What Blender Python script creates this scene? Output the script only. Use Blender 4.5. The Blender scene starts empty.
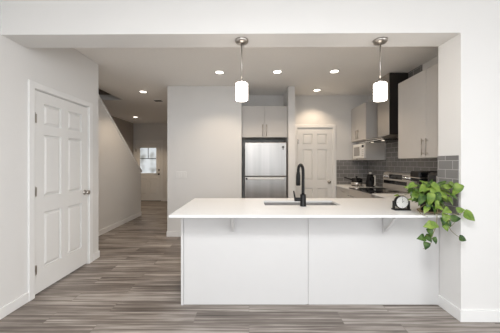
import bpy, bmesh, math, random
from mathutils import Vector, Matrix

C = bpy.context.scene
COL = C.collection
R = math.radians
PI = math.pi

# ---------------------------------------------------------------- camera, light, exposure
cam_data = bpy.data.cameras.new('camera')
cam_data.sensor_width = 36.0
cam_data.lens = 36.0 * 240.0 / 500.0
cam_data.shift_x = 1.0 / 500.0
cam_data.shift_y = -3.5 / 500.0
cam_data.clip_start = 0.05
cam = bpy.data.objects.new('camera', cam_data)
COL.objects.link(cam)
cam.location = (0, 0, 1.33)
cam.rotation_euler = (R(90), 0, 0)
C.camera = cam

world = bpy.data.worlds.new('world')
C.world = world
world.use_nodes = True
wbg = world.node_tree.nodes['Background']
wbg.inputs[0].default_value = (0.90, 0.95, 1.0, 1)
wbg.inputs[1].default_value = 0.6

def area(name, loc, rot, sx, sy, power, color):
    d = bpy.data.lights.new(name, 'AREA')
    d.shape = 'RECTANGLE'
    d.size = sx
    d.size_y = sy
    d.energy = power
    d.color = color
    o = bpy.data.objects.new(name, d)
    COL.objects.link(o)
    o.location = loc
    o.rotation_euler = rot
    return o

# daylight entering through the living room's rear glazing, behind the camera
area('daylight_rear_window', (0.6, -2.9, 1.25), (R(90), 0, 0), 5.2, 2.3, 24, (0.93, 0.965, 1.0))
area('side_fill', (4.2, -1.7, 1.2), (0, R(90), 0), 2.0, 2.2, 50, (0.95, 0.975, 1.0))  # added fill from the side to brighten the left wall; no window there
# two added lights overhead, standing in for flash bounced off the ceiling
area('flash_bounce_panel', (0.0, 0.15, 2.66), (0, 0, 0), 0.8, 0.5, 31, (0.97, 0.985, 1.0))
lamp_data = bpy.data.lights.new('flash_bounce_fill', 'POINT')
lamp_data.energy = 19
lamp_data.color = (0.97, 0.985, 1.0)
lamp_data.shadow_soft_size = 0.22
lamp = bpy.data.objects.new('flash_bounce_fill', lamp_data)
COL.objects.link(lamp)
lamp.location = (0.2, -0.35, 2.44)

C.view_settings.view_transform = 'Standard'
C.view_settings.look = 'None'
C.view_settings.gamma = 1
C.view_settings.use_curve_mapping = False
C.view_settings.exposure = 0.75

DOWNLIGHT_W = 9.0

# ---------------------------------------------------------------- materials
def new_mat(name):
    m = bpy.data.materials.new(name)
    m.use_nodes = True
    return m, m.node_tree, m.node_tree.nodes['Principled BSDF']

def srgb(r, g, b):
    def f(c):
        c /= 255.0
        return c / 12.92 if c <= 0.04045 else ((c + 0.055) / 1.055) ** 2.4
    return (f(r), f(g), f(b), 1)

def mat(name, col, rough=0.5, metal=0.0, var=0.03, nscale=12.0, bump=0.0, bscale=200.0, spec=0.5, stretch=(1, 1, 1)):
    m, nt, p = new_mat(name)
    N, L = nt.nodes, nt.links
    tc = N.new('ShaderNodeTexCoord')
    mp = N.new('ShaderNodeMapping')
    mp.inputs['Scale'].default_value = stretch
    L.new(tc.outputs['Object'], mp.inputs['Vector'])
    nz = N.new('ShaderNodeTexNoise')
    nz.inputs['Scale'].default_value = nscale
    nz.inputs['Detail'].default_value = 3
    L.new(mp.outputs[0], nz.inputs['Vector'])
    mr = N.new('ShaderNodeMapRange')
    mr.inputs['To Min'].default_value = 1 - var
    mr.inputs['To Max'].default_value = 1 + var
    L.new(nz.outputs['Fac'], mr.inputs['Value'])
    mx = N.new('ShaderNodeVectorMath')
    mx.operation = 'SCALE'
    mx.inputs[0].default_value = col[:3]
    L.new(mr.outputs[0], mx.inputs['Scale'])
    L.new(mx.outputs[0], p.inputs['Base Color'])
    p.inputs['Roughness'].default_value = rough
    p.inputs['Metallic'].default_value = metal
    p.inputs['Specular IOR Level'].default_value = spec
    if bump > 0:
        n2 = N.new('ShaderNodeTexNoise')
        n2.inputs['Scale'].default_value = bscale
        n2.inputs['Detail'].default_value = 2
        L.new(mp.outputs[0], n2.inputs['Vector'])
        b = N.new('ShaderNodeBump')
        b.inputs['Strength'].default_value = bump
        b.inputs['Distance'].default_value = 0.004
        L.new(n2.outputs['Fac'], b.inputs['Height'])
        L.new(b.outputs[0], p.inputs['Normal'])
    return m

def emis(name, col, strength, base=(0.9, 0.9, 0.9, 1)):
    m, nt, p = new_mat(name)
    p.inputs['Base Color'].default_value = base
    p.inputs['Emission Color'].default_value = col
    p.inputs['Emission Strength'].default_value = strength
    p.inputs['Roughness'].default_value = 0.35
    return m

def tile_mat(name, axis):
    """grey subway tile in running bond on a wall spanning `axis` ('x' or 'y') and z"""
    m, nt, p = new_mat(name)
    N, L = nt.nodes, nt.links
    tc = N.new('ShaderNodeTexCoord')
    sp = N.new('ShaderNodeSeparateXYZ')
    L.new(tc.outputs['Object'], sp.inputs[0])
    cb = N.new('ShaderNodeCombineXYZ')
    L.new(sp.outputs[0 if axis == 'x' else 1], cb.inputs[0])
    L.new(sp.outputs[2], cb.inputs[1])
    br = N.new('ShaderNodeTexBrick')
    br.offset = 0.5
    br.inputs['Color1'].default_value = (0.185, 0.180, 0.177, 1)
    br.inputs['Color2'].default_value = (0.23, 0.223, 0.22, 1)
    br.inputs['Mortar'].default_value = (0.46, 0.45, 0.44, 1)
    br.inputs['Scale'].default_value = 1.0
    br.inputs['Mortar Size'].default_value = 0.0028
    br.inputs['Mortar Smooth'].default_value = 0.2
    br.inputs['Bias'].default_value = 0.0
    br.inputs['Brick Width'].default_value = 0.155
    br.inputs['Row Height'].default_value = 0.0795
    L.new(cb.outputs[0], br.inputs['Vector'])
    L.new(br.outputs['Color'], p.inputs['Base Color'])
    r = N.new('ShaderNodeMapRange')
    r.inputs['To Min'].default_value = 0.22
    r.inputs['To Max'].default_value = 0.8
    L.new(br.outputs['Fac'], r.inputs['Value'])
    L.new(r.outputs[0], p.inputs['Roughness'])
    b = N.new('ShaderNodeBump')
    b.invert = True
    b.inputs['Strength'].default_value = 0.5
    b.inputs['Distance'].default_value = 0.003
    L.new(br.outputs['Fac'], b.inputs['Height'])
    L.new(b.outputs[0], p.inputs['Normal'])
    return m

def floor_mat():
    m, nt, p = new_mat('wood_plank_floor')
    N, L = nt.nodes, nt.links
    tc = N.new('ShaderNodeTexCoord')
    br = N.new('ShaderNodeTexBrick')
    br.offset = 0.37
    br.inputs['Color1'].default_value = (0, 0, 0, 1)
    br.inputs['Color2'].default_value = (1, 1, 1, 1)
    br.inputs['Mortar'].default_value = (0.3, 0.3, 0.3, 1)
    br.inputs['Scale'].default_value = 1.0
    br.inputs['Mortar Size'].default_value = 0.0012
    br.inputs['Bias'].default_value = 0.0
    br.inputs['Brick Width'].default_value = 1.25
    br.inputs['Row Height'].default_value = 0.165
    L.new(tc.outputs['Object'], br.inputs['Vector'])
    # per-plank shift of the grain
    sc = N.new('ShaderNodeVectorMath')
    sc.operation = 'SCALE'
    sc.inputs['Scale'].default_value = 7.0
    L.new(br.outputs['Color'], sc.inputs[0])
    ad = N.new('ShaderNodeVectorMath')
    L.new(tc.outputs['Object'], ad.inputs[0])
    L.new(sc.outputs[0], ad.inputs[1])
    mp = N.new('ShaderNodeMapping')
    mp.inputs['Scale'].default_value = (0.55, 26.0, 1.0)
    L.new(ad.outputs[0], mp.inputs['Vector'])
    nz = N.new('ShaderNodeTexNoise')
    nz.inputs['Scale'].default_value = 2.0
    nz.inputs['Detail'].default_value = 7
    nz.inputs['Roughness'].default_value = 0.62
    nz.inputs['Distortion'].default_value = 0.4
    L.new(mp.outputs[0], nz.inputs['Vector'])
    mp2 = N.new('ShaderNodeMapping')
    mp2.inputs['Scale'].default_value = (1.2, 5.0, 1.0)
    L.new(ad.outputs[0], mp2.inputs['Vector'])
    n2 = N.new('ShaderNodeTexNoise')
    n2.inputs['Scale'].default_value = 1.3
    n2.inputs['Detail'].default_value = 3
    L.new(mp2.outputs[0], n2.inputs['Vector'])
    # blend plank tone and grain
    m1 = N.new('ShaderNodeMath'); m1.operation = 'MULTIPLY_ADD'
    m1.inputs[1].default_value = 0.10
    L.new(br.outputs['Color'], m1.inputs[0])
    m2 = N.new('ShaderNodeMath'); m2.operation = 'MULTIPLY'
    m2.inputs[1].default_value = 1.02
    L.new(nz.outputs['Fac'], m2.inputs[0])
    L.new(m2.outputs[0], m1.inputs[2])
    m3 = N.new('ShaderNodeMath'); m3.operation = 'MULTIPLY_ADD'
    m3.inputs[1].default_value = 0.46
    L.new(n2.outputs['Fac'], m3.inputs[0])
    L.new(m1.outputs[0], m3.inputs[2])
    rp = N.new('ShaderNodeValToRGB')
    e = rp.color_ramp.elements
    e[0].position = 0.50
    e[0].color = (0.050, 0.038, 0.031, 1)
    e[1].position = 1.0
    e[1].color = (0.52, 0.475, 0.435, 1)
    k = rp.color_ramp.elements.new(0.76)
    k.color = (0.20, 0.168, 0.146, 1)
    L.new(m3.outputs[0], rp.inputs[0])
    mm = N.new('ShaderNodeMixRGB')
    mm.inputs[2].default_value = (0.10, 0.085, 0.075, 1)
    mf = N.new('ShaderNodeMath'); mf.operation = 'MULTIPLY'
    mf.inputs[1].default_value = 0.6
    L.new(br.outputs['Fac'], mf.inputs[0])
    L.new(mf.outputs[0], mm.inputs[0])
    L.new(rp.outputs[0], mm.inputs[1])
    L.new(mm.outputs[0], p.inputs['Base Color'])
    p.inputs['Roughness'].default_value = 0.42
    b = N.new('ShaderNodeBump')
    b.inputs['Strength'].default_value = 0.12
    b.inputs['Distance'].default_value = 0.003
    L.new(nz.outputs['Fac'], b.inputs['Height'])
    L.new(b.outputs[0], p.inputs['Normal'])
    return m

def leaf_mat(name, c1, c2):
    m, nt, p = new_mat(name)
    N, L = nt.nodes, nt.links
    tc = N.new('ShaderNodeTexCoord')
    nz = N.new('ShaderNodeTexNoise')
    nz.inputs['Scale'].default_value = 22
    L.new(tc.outputs['Object'], nz.inputs['Vector'])
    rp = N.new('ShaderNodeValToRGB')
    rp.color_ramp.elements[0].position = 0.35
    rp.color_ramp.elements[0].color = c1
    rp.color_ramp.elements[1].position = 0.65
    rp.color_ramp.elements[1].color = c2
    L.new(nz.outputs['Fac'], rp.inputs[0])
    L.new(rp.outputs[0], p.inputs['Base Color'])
    p.inputs['Roughness'].default_value = 0.38
    tr = N.new('ShaderNodeBsdfTranslucent')
    L.new(rp.outputs[0], tr.inputs[0])
    ms = N.new('ShaderNodeMixShader')
    ms.inputs[0].default_value = 0.25
    L.new(p.outputs[0], ms.inputs[1])
    L.new(tr.outputs[0], ms.inputs[2])
    L.new(ms.outputs[0], N['Material Output'].inputs['Surface'])
    return m

def glass_mat(name, col, rough=0.02):
    m, nt, p = new_mat(name)
    p.inputs['Base Color'].default_value = col
    p.inputs['Roughness'].default_value = rough
    p.inputs['Transmission Weight'].default_value = 1.0
    p.inputs['IOR'].default_value = 1.45
    return m

M = {}
M['paint'] = mat('wall_paint', (0.77, 0.76, 0.745, 1), 0.85, var=0.012, nscale=3, bump=0.06, bscale=350)
M['ceiling'] = mat('ceiling_paint', (0.92, 0.90, 0.87, 1), 0.95, var=0.05, nscale=60, bump=0.45, bscale=90)
M['trim'] = mat('trim_paint', (0.84, 0.835, 0.825, 1), 0.45, var=0.01)
M['door'] = mat('door_paint', (0.82, 0.815, 0.80, 1), 0.45, var=0.01)
M['floor'] = floor_mat()
M['tile_x'] = tile_mat('grey_subway_tile_back', 'x')
M['tile_y'] = tile_mat('grey_subway_tile_side', 'y')
M['panel'] = mat('white_panel', (0.69, 0.683, 0.678, 1), 0.5, var=0.01)
M['quartz'] = mat('white_quartz', (0.86, 0.86, 0.855, 1), 0.32, var=0.02, nscale=60)
M['cab'] = mat('light_grey_cabinet', (0.58, 0.555, 0.53, 1), 0.5, var=0.02)
M['steel'] = mat('brushed_steel', (0.42, 0.40, 0.38, 1), 0.30, metal=1, var=0.08, nscale=6, stretch=(1, 1, 30), bump=0.03, bscale=60)
M['fridge'] = mat('fridge_steel', (0.44, 0.425, 0.41, 1), 0.36, metal=1, var=0.28, nscale=2.2, stretch=(5, 5, 0.15), bump=0.05, bscale=12)
M['fridge_side'] = mat('grey_fridge_side', (0.22, 0.215, 0.21, 1), 0.5)
M['sink'] = mat('sink_steel', (0.42, 0.41, 0.40, 1), 0.45, metal=0.7, var=0.05)
M['satin'] = mat('satin_light_metal', (0.72, 0.71, 0.69, 1), 0.4, metal=0.25, var=0.03)
M['range_steel'] = mat('range_steel', (0.66, 0.62, 0.58, 1), 0.42, metal=0.75, var=0.06, nscale=6, stretch=(1, 30, 1))
M['chrome'] = mat('polished_chrome', (0.75, 0.74, 0.73, 1), 0.15, metal=1, var=0.02)
M['nickel'] = mat('satin_nickel', (0.50, 0.47, 0.44, 1), 0.28, metal=1, var=0.04)
M['dark_steel'] = mat('dark_steel', (0.10, 0.095, 0.09, 1), 0.25, metal=1, var=0.1)
M['black'] = mat('matte_black', (0.008, 0.008, 0.009, 1), 0.42, var=0.1, spec=0.3)
M['gloss_black'] = mat('gloss_black', (0.008, 0.008, 0.009, 1), 0.08, var=0.1)
M['white_plastic'] = mat('white_plastic', (0.82, 0.81, 0.79, 1), 0.4, var=0.01)
M['dark_gap'] = mat('dark_vent_slat', (0.03, 0.03, 0.03, 1), 0.8, var=0.1)  # near-black tone of the vent slats
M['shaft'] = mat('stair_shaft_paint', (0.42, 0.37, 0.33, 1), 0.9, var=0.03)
M['rattan'] = mat('woven_rattan', (0.30, 0.22, 0.14, 1), 0.7, var=0.4, nscale=150, bump=0.5, bscale=220)
M['soil'] = mat('potting_soil', (0.03, 0.02, 0.014, 1), 0.95, var=0.4, nscale=90, bump=0.8, bscale=150)
M['stem'] = mat('green_stem', (0.18, 0.24, 0.06, 1), 0.5, var=0.2, nscale=40)
M['vine'] = mat('brown_green_vine', (0.20, 0.17, 0.07, 1), 0.6, var=0.2, nscale=40)
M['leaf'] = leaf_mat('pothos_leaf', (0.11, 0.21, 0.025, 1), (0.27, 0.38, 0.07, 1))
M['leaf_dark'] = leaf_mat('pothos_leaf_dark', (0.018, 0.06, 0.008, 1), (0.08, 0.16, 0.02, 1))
M['shade'] = emis('opal_glass_lit', (1.0, 0.90, 0.78, 1), 9.0)
M['lamp'] = emis('downlight_lens', (1.0, 0.92, 0.80, 1), 3.0)
M['hood_led'] = emis('hood_led', (1.0, 0.85, 0.65, 1), 0.8)
def day_pane():
    m = emis('frosted_daylight_pane', (0.86, 0.94, 1.0, 1), 0.40, base=(0.35, 0.38, 0.40, 1))
    nt = m.node_tree
    tc = nt.nodes.new('ShaderNodeTexCoord')
    nz = nt.nodes.new('ShaderNodeTexNoise')
    nz.inputs['Scale'].default_value = 3.0
    nz.inputs['Detail'].default_value = 1
    rp = nt.nodes.new('ShaderNodeValToRGB')
    rp.color_ramp.elements[0].position = 0.30
    rp.color_ramp.elements[0].color = (0.28, 0.31, 0.31, 1)
    rp.color_ramp.elements[1].position = 0.52
    rp.color_ramp.elements[1].color = (0.88, 0.95, 1.0, 1)
    nt.links.new(tc.outputs['Object'], nz.inputs['Vector'])
    nt.links.new(nz.outputs['Fac'], rp.inputs[0])
    nt.links.new(rp.outputs[0], nt.nodes['Principled BSDF'].inputs['Emission Color'])
    return m
M['day_glass'] = day_pane()
M['dark_reflection'] = mat('hood_dark_reflection', (0.025, 0.022, 0.02, 1), 0.3, var=0.1)
M['hood_glass'] = glass_mat('smoked_hood_glass', (0.45, 0.47, 0.45, 1))

# ---------------------------------------------------------------- mesh helpers
class MB:
    def __init__(self):
        self.bm = bmesh.new()

    def _merge(self, t):
        me = bpy.data.meshes.new('t')
        t.to_mesh(me)
        t.free()
        self.bm.from_mesh(me)
        bpy.data.meshes.remove(me)

    def box(self, x0, x1, y0, y1, z0, z1, bevel=0.0, seg=2):
        t = bmesh.new()
        bmesh.ops.create_cube(t, size=1.0)
        for v in t.verts:
            v.co = Vector(((x0 + x1) / 2 + v.co.x * (x1 - x0), (y0 + y1) / 2 + v.co.y * (y1 - y0), (z0 + z1) / 2 + v.co.z * (z1 - z0)))
        if bevel > 0:
            bmesh.ops.bevel(t, geom=t.edges[:], offset=bevel, segments=seg, profile=0.5, affect='EDGES')
        self._merge(t)
        return self

    def prism(self, pts, axis, a0, a1):
        """extrude a polygon along axis; pts are the other two coordinates in order"""
        t = bmesh.new()
        def co(p, a):
            if axis == 'z': return (p[0], p[1], a)
            if axis == 'x': return (a, p[0], p[1])
            return (p[0], a, p[1])
        lo = [t.verts.new(co(p, a0)) for p in pts]
        hi = [t.verts.new(co(p, a1)) for p in pts]
        n = len(pts)
        t.faces.new(lo)
        t.faces.new(hi)
        for i in range(n):
            t.faces.new((lo[i], lo[(i + 1) % n], hi[(i + 1) % n], hi[i]))
        bmesh.ops.recalc_face_normals(t, faces=t.faces[:])
        self._merge(t)
        return self

    def lathe(self, prof, center, axis='z', n=32, smooth=True):
        """prof: (radius, height) list"""
        t = bmesh.new()
        rings = []
        for r, h in prof:
            ring = []
            if r < 1e-6:
                ring = [t.verts.new((0, 0, h))]
            else:
                for i in range(n):
                    a = 2 * PI * i / n
                    ring.append(t.verts.new((r * math.cos(a), r * math.sin(a), h)))
            rings.append(ring)
        for a, b in zip(rings[:-1], rings[1:]):
            for i in range(n):
                j = (i + 1) % n
                if len(a) == 1 and len(b) == 1: continue
                if len(a) == 1: f = t.faces.new((a[0], b[i], b[j]))
                elif len(b) == 1: f = t.faces.new((a[i], a[j], b[0]))
                else: f = t.faces.new((a[i], a[j], b[j], b[i]))
                f.smooth = smooth
        for end in (rings[0], rings[-1]):
            if len(end) > 1: t.faces.new(end)
        bmesh.ops.recalc_face_normals(t, faces=t.faces[:])
        mt = {'z': Matrix.Identity(4), 'x': Matrix.Rotation(R(90), 4, 'Y'), 'y': Matrix.Rotation(R(-90), 4, 'X'),
              '-x': Matrix.Rotation(R(-90), 4, 'Y'), '-y': Matrix.Rotation(R(90), 4, 'X')}[axis]
        bmesh.ops.transform(t, matrix=Matrix.Translation(center) @ mt, verts=t.verts[:])
        self._merge(t)
        return self

    def cyl(self, center, r, h, axis='z', n=24, bev=0.0):
        prof = [(r, 0), (r, h)] if bev == 0 else [(r - bev, 0), (r, bev), (r, h - bev), (r - bev, h)]
        return self.lathe(prof, center, axis, n, smooth=(bev == 0))

    def tube(self, pts, r, n=10, r_end=None):
        t = bmesh.new()
        pts = [Vector(p) for p in pts]
        rings = []
        prev = None
        for i, p in enumerate(pts):
            d = (pts[min(i + 1, len(pts) - 1)] - pts[max(i - 1, 0)]).normalized()
            if prev is None:
                up = Vector((0, 0, 1)) if abs(d.z) < 0.9 else Vector((1, 0, 0))
                u = d.cross(up).normalized()
            else:
                u = (prev - d * prev.dot(d)).normalized()
            prev = u
            w = d.cross(u)
            rr = r if r_end is None else r + (r_end - r) * i / (len(pts) - 1)
            rings.append([t.verts.new(p + (u * math.cos(2 * PI * k / n) + w * math.sin(2 * PI * k / n)) * rr) for k in range(n)])
        for a, b in zip(rings[:-1], rings[1:]):
            for k in range(n):
                f = t.faces.new((a[k], a[(k + 1) % n], b[(k + 1) % n], b[k]))
                f.smooth = True
        t.faces.new(rings[0])
        t.faces.new(rings[-1])
        bmesh.ops.recalc_face_normals(t, faces=t.faces[:])
        self._merge(t)
        return self

BASE = {}
def obj(name, mb, m, parent=None, local=False):
    """link a mesh builder as one object; coordinates are world ones unless local"""
    me = bpy.data.meshes.new(name)
    if parent is not None and not local:
        bmesh.ops.translate(mb.bm, vec=-Vector(BASE[parent.name]), verts=mb.bm.verts[:])
    mb.bm.to_mesh(me)
    mb.bm.free()
    me.materials.append(m)
    o = bpy.data.objects.new(name, me)
    COL.objects.link(o)
    if parent is not None:
        o.parent = parent
        BASE[o.name] = BASE.get(parent.name, (0, 0, 0))
    else:
        BASE[o.name] = (0, 0, 0)
    return o

def tag(o, label, cat, group=None):
    o['label'] = label
    o['category'] = cat
    if group: o['group'] = group
    return o

def thing(name, label, cat, loc=(0, 0, 0), group=None, rz=0):
    o = bpy.data.objects.new(name, None)
    o.empty_display_size = 0.05
    COL.objects.link(o)
    o.location = loc
    o.rotation_euler = (0, 0, rz)
    BASE[o.name] = tuple(loc)
    return tag(o, label, cat, group)

def struct(name, mb, m, parent=None):
    o = obj(name, mb, m, parent)
    if parent is None: o['kind'] = 'structure'
    return o

def struct_root(name, loc, rz=0):
    o = bpy.data.objects.new(name, None)
    COL.objects.link(o)
    o.location = loc
    o.rotation_euler = (0, 0, rz)
    o['kind'] = 'structure'
    BASE[o.name] = tuple(loc)
    return o

def dup(root, loc, label):
    r = root.copy()
    COL.objects.link(r)
    r.location = loc
    r['label'] = label
    for ch in list(root.children):
        c = ch.copy()
        COL.objects.link(c)
        c.parent = r
        for g in list(ch.children):
            d = g.copy()
            COL.objects.link(d)
            d.parent = c
    return r

# ---------------------------------------------------------------- key dimensions
XL, XR, XK = -2.12, 1.783, 2.45       # left wall, end of the stub wall, kitchen side wall
YF, YB = 2.02, 2.26                  # front and back of the header and stub wall
YW, YP = 4.337, 4.935                # wall beside the fridge, pantry wall
ZC, ZBEAM, ZCT = 2.72, 2.427, 0.89   # ceiling, underside of header, counter top
YLE = 3.38                           # where the left wall stops
XS = -2.74                           # stair half wall
YH = 8.40                            # hall end wall
XO = -4.05

# ---------------------------------------------------------------- structure
struct('floor', MB().box(-4.2, 4.3, -3.1, 8.6, -0.06, 0), M['floor'])
struct('ceiling', MB().box(XS - 0.06, 4.3, -3.0, 8.55, ZC, ZC + 0.12).box(-4.2, XS - 0.06, 5.3, 8.55, ZC, ZC + 0.12), M['ceiling'])

# left wall with a door opening
DL0, DL1, DLH = 2.355, 3.178, 2.072
struct('wall_left', MB().box(XL - 0.12, XL, -3.0, DL0, 0, ZC).box(XL - 0.12, XL, DL1, YLE, 0, ZC).box(XL - 0.12, XL, DL0, DL1, DLH, ZC)
       .box(XS - 0.1, XL - 0.12, YLE - 0.12, YLE, 0, ZC), M['paint'])
# header over the wide opening with the stub wall at its right end, very slightly askew
hdr = MB().prism([(XL, 2.055), (XR, YF), (4.3, YF - 0.02), (4.3, YB - 0.02), (XR, YB), (XL, 2.29)], 'z', ZBEAM, ZC)
struct('wall_header', hdr, M['paint'])
struct('wall_right', MB().prism([(XR, YF), (4.3, YF - 0.02), (4.3, YB - 0.02), (XR, YB)], 'z', 0, ZBEAM), M['paint'])
struct('wall_living_side', MB().box(4.3, 4.42, -3.0, 2.3, 0, ZC), M['paint'])
struct('wall_kitchen_side', MB().box(XK, XK + 0.12, YB, YP + 0.12, 0, ZC), M['paint'])
# block between the hall and the fridge, fridge recess, fin
AX0, AX1, FX1 = -0.135, 0.712, 0.83
struct('wall_fridge_side', MB().box(-1.475, AX0, YW, 5.05, 0, ZC).box(-1.475, -1.355, 5.05, YH, 0, ZC), M['paint'])
struct('wall_recess', MB().box(AX0, AX1, YP, YP + 0.12, 0, ZC), M['paint'])
struct('wall_fin', MB().box(AX1, FX1, YW, YP + 0.12, 0, ZC), M['paint'])
# pantry wall with door opening
PX0, PX1, PH = 0.985, 1.725, 2.06
struct('wall_pantry', MB().box(FX1, PX0, YP, YP + 0.12, 0, ZC).box(PX1, XK, YP, YP + 0.12, 0, ZC).box(PX0, PX1, YP, YP + 0.12, PH, ZC), M['paint'])
# hall end wall with front door opening
HX0, HX1, HH = -3.985, -3.07, 2.07
struct('wall_hall_end', MB().box(XO - 0.12, HX0, YH, YH + 0.15, 0, ZC).box(HX1, -1.355, YH, YH + 0.15, 0, ZC).box(HX0, HX1, YH, YH + 0.15, HH, ZC), M['paint'])
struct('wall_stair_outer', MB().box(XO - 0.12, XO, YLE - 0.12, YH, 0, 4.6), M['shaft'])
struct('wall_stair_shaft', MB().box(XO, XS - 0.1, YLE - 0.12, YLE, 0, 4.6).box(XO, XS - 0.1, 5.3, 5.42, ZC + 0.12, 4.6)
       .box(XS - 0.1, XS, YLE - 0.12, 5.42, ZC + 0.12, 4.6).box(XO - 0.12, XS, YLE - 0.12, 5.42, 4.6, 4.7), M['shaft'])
# half wall running up beside the stairs, with a painted cap
SY1, SZ1 = 6.09, 1.10
slope = (2.527 - SZ1) / (SY1 - 4.38)
ytop = SY1 - (ZC - SZ1) / slope
struct('wall_stair', MB().prism([(YLE, 0), (SY1, 0), (SY1, SZ1), (ytop, ZC), (YLE, ZC)], 'x', XS - 0.1, XS), M['paint'])
nx, nz_ = slope / math.hypot(1, slope), 1 / math.hypot(1, slope)
cp = 0.045
struct('trim_1', MB().prism([(SY1 + 0.012, SZ1 - 0.01), (SY1 + 0.012 + nx * cp, SZ1 - 0.01 + nz_ * cp), (ytop + nx * cp + 0.02, ZC - 0.02), (ytop, ZC - 0.001)], 'x', XS - 0.115, XS + 0.016), M['trim'])

# tiled splashbacks (structure: they are fixed to the walls)
struct('wall_tiles_stub', MB().box(XR - 0.008, XR, YF + 0.02, YB, ZCT, 1.395), M['tile_y'])
struct('wall_tiles_side', MB().box(XK - 0.008, XK, YB, YP, ZCT, 1.39).box(XK - 0.008, XK, 3.39, 4.29, 1.39, ZC), M['tile_y'])
struct('wall_tiles_back', MB().box(1.80, XK - 0.008, YP - 0.008, YP, ZCT, 1.39), M['tile_x'])

# baseboards
def bb(name, *boxes):
    m = MB()
    for b in boxes: m.box(b[0], b[1], b[2], b[3], 0, 0.095, 0.004, 1)
    struct(name, m, M['trim'])
bb('baseboard_left', (XL, XL + 0.013, -3.0, 2.30), (XL, XL + 0.013, 3.255, YLE), (XL - 0.4, XL + 0.013, YLE, YLE + 0.013))
rb = MB().prism([(XR - 0.013, YF - 0.013), (4.3, YF - 0.033), (4.3, YF - 0.018), (XR, YF), (XR, YB), (XR - 0.013, YB)], 'z', 0, 0.095)
struct('baseboard_right', rb, M['trim'])
bb('baseboard_stair', (XS, XS + 0.013, YLE, SY1 + 0.013), (XS - 0.1, XS + 0.013, SY1, SY1 + 0.013))
bb('baseboard_fridge_side', (-1.488, AX0, YW - 0.013, YW), (-1.488, -1.475, YW, YH))
bb('baseboard_fin', (AX1, FX1 + 0.013, YW - 0.013, YW), (FX1, FX1 + 0.013, YW, YP))
bb('baseboard_hall_end', (XO, -4.045, YH - 0.013, YH), (-3.01, -1.488, YH - 0.013, YH))

# ---------------------------------------------------------------- six panel doors
def six_panel(root, w, h, z0, knob_side, hinge_side, dm, glass=False):
    """door in local coordinates: x 0..w, front at y=0, thickness 0.036"""
    leaf = MB()
    th, rec = 0.036, 0.021
    leaf.box(0, w, rec, th, z0, z0 + h)
    st, mid = w * 0.145, w * 0.13
    pw = (w - 2 * st - mid) / 2
    if not glass:
        rows = [(z0 + 0.235, z0 + 0.80), (z0 + 0.965, z0 + 1.60), (z0 + 1.70, z0 + h - 0.115)]
    else:
        rows = [(z0 + 0.22, z0 + 0.78)]
    cols = [(st, st + pw), (st + pw + mid, w - st)]
    # stiles and rails
    leaf.box(0, st, 0, rec, z0, z0 + h)
    leaf.box(w - st, w, 0, rec, z0, z0 + h)
    zprev = z0
    for (a, b) in rows:
        leaf.box(st, w - st, 0, rec, zprev, a)
        leaf.box(st + pw, st + pw + mid, 0, rec, a, b)
        zprev = b
    if glass:
        g0, g1 = z0 + 0.93, z0 + h - 0.17
        leaf.box(st, w - st, 0, rec, zprev, g0)
        zprev = g1
    leaf.box(st, w - st, 0, rec, zprev, z0 + h)
    lo = obj('leaf', leaf, dm, root, local=True)
    for (a, b) in rows:
        for (c, d) in cols:
            t = MB()
            # raised field with sloping shoulders
            bm = t.bm
            s0, s1 = 0.004, 0.034
            q = []
            for s, y in ((s0, rec - 0.0005), (s1, 0.003)):
                q.append([bm.verts.new((c + s, y, a + s)), bm.verts.new((d - s, y, a + s)), bm.verts.new((d - s, y, b - s)), bm.verts.new((c + s, y, b - s))])
            bm.faces.new(q[1])
            for i in range(4):
                bm.faces.new((q[0][i], q[0][(i + 1) % 4], q[1][(i + 1) % 4], q[1][i]))
            bmesh.ops.recalc_face_normals(bm, faces=bm.faces[:])
            obj('door_panel', t, dm, lo, local=True)
    if glass:
        gx0, gx1 = st + 0.015, w - st - 0.015
        obj('glass_pane', MB().box(gx0, gx1, 0.002, 0.03, g0 + 0.015, g1 - 0.015), M['day_glass'], lo, local=True)
        fr = MB()
        fr.box(st - 0.02, gx0 + 0.015, -0.012, rec, g0 - 0.02, g1 + 0.02).box(gx1 - 0.015, w - st + 0.02, -0.012, rec, g0 - 0.02, g1 + 0.02)
        fr.box(gx0, gx1, -0.012, rec, g0 - 0.02, g0 + 0.03).box(gx0, gx1, -0.012, rec, g1 - 0.03, g1 + 0.02)
        obj('glass_frame', fr, dm, lo, local=True)
        mu = MB()
        mu.box(w / 2 - 0.01, w / 2 + 0.01, -0.008, 0.002, (g0 + g1) / 2 + 0.08, g1).box(gx0, gx1, -0.008, 0.002, (g0 + g1) / 2 + 0.06, (g0 + g1) / 2 + 0.08)
        obj('muntin', mu, M['dark_steel'], lo, local=True)
    kx = 0.065 if knob_side == 0 else w - 0.065
    kz = z0 + 0.93
    kn = MB()
    kn.lathe([(0.032, 0), (0.032, 0.006), (0.014, 0.010), (0.012, 0.03), (0.024, 0.036), (0.029, 0.048), (0.026, 0.060), (0.0, 0.064)], (kx, 0, kz), '-y', 24)
    obj('knob', kn, M['nickel'] if not glass else M['dark_steel'], lo, local=True)
    if glass:
        obj('deadbolt', MB().lathe([(0.028, 0), (0.028, 0.01), (0.02, 0.018), (0.0, 0.02)], (kx, 0, kz + 0.14), '-y', 20), M['dark_steel'], lo, local=True)
    hx = 0 if hinge_side == 0 else w
    for hz in (z0 + 0.24, z0 + 1.02, z0 + h - 0.28):
        hi = MB().cyl((hx - 0.003 if hx == 0 else hx + 0.003, -0.006, hz - 0.045), 0.009, 0.10, 'z', 12)
        hi.box(hx - 0.004, hx + 0.030, -0.003, 0.004, hz - 0.045, hz + 0.045) if hx == 0 else hi.box(hx - 0.030, hx + 0.004, -0.003, 0.004, hz - 0.045, hz + 0.045)
        obj('hinge', hi, M['nickel'], lo, local=True)
    return lo

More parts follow.
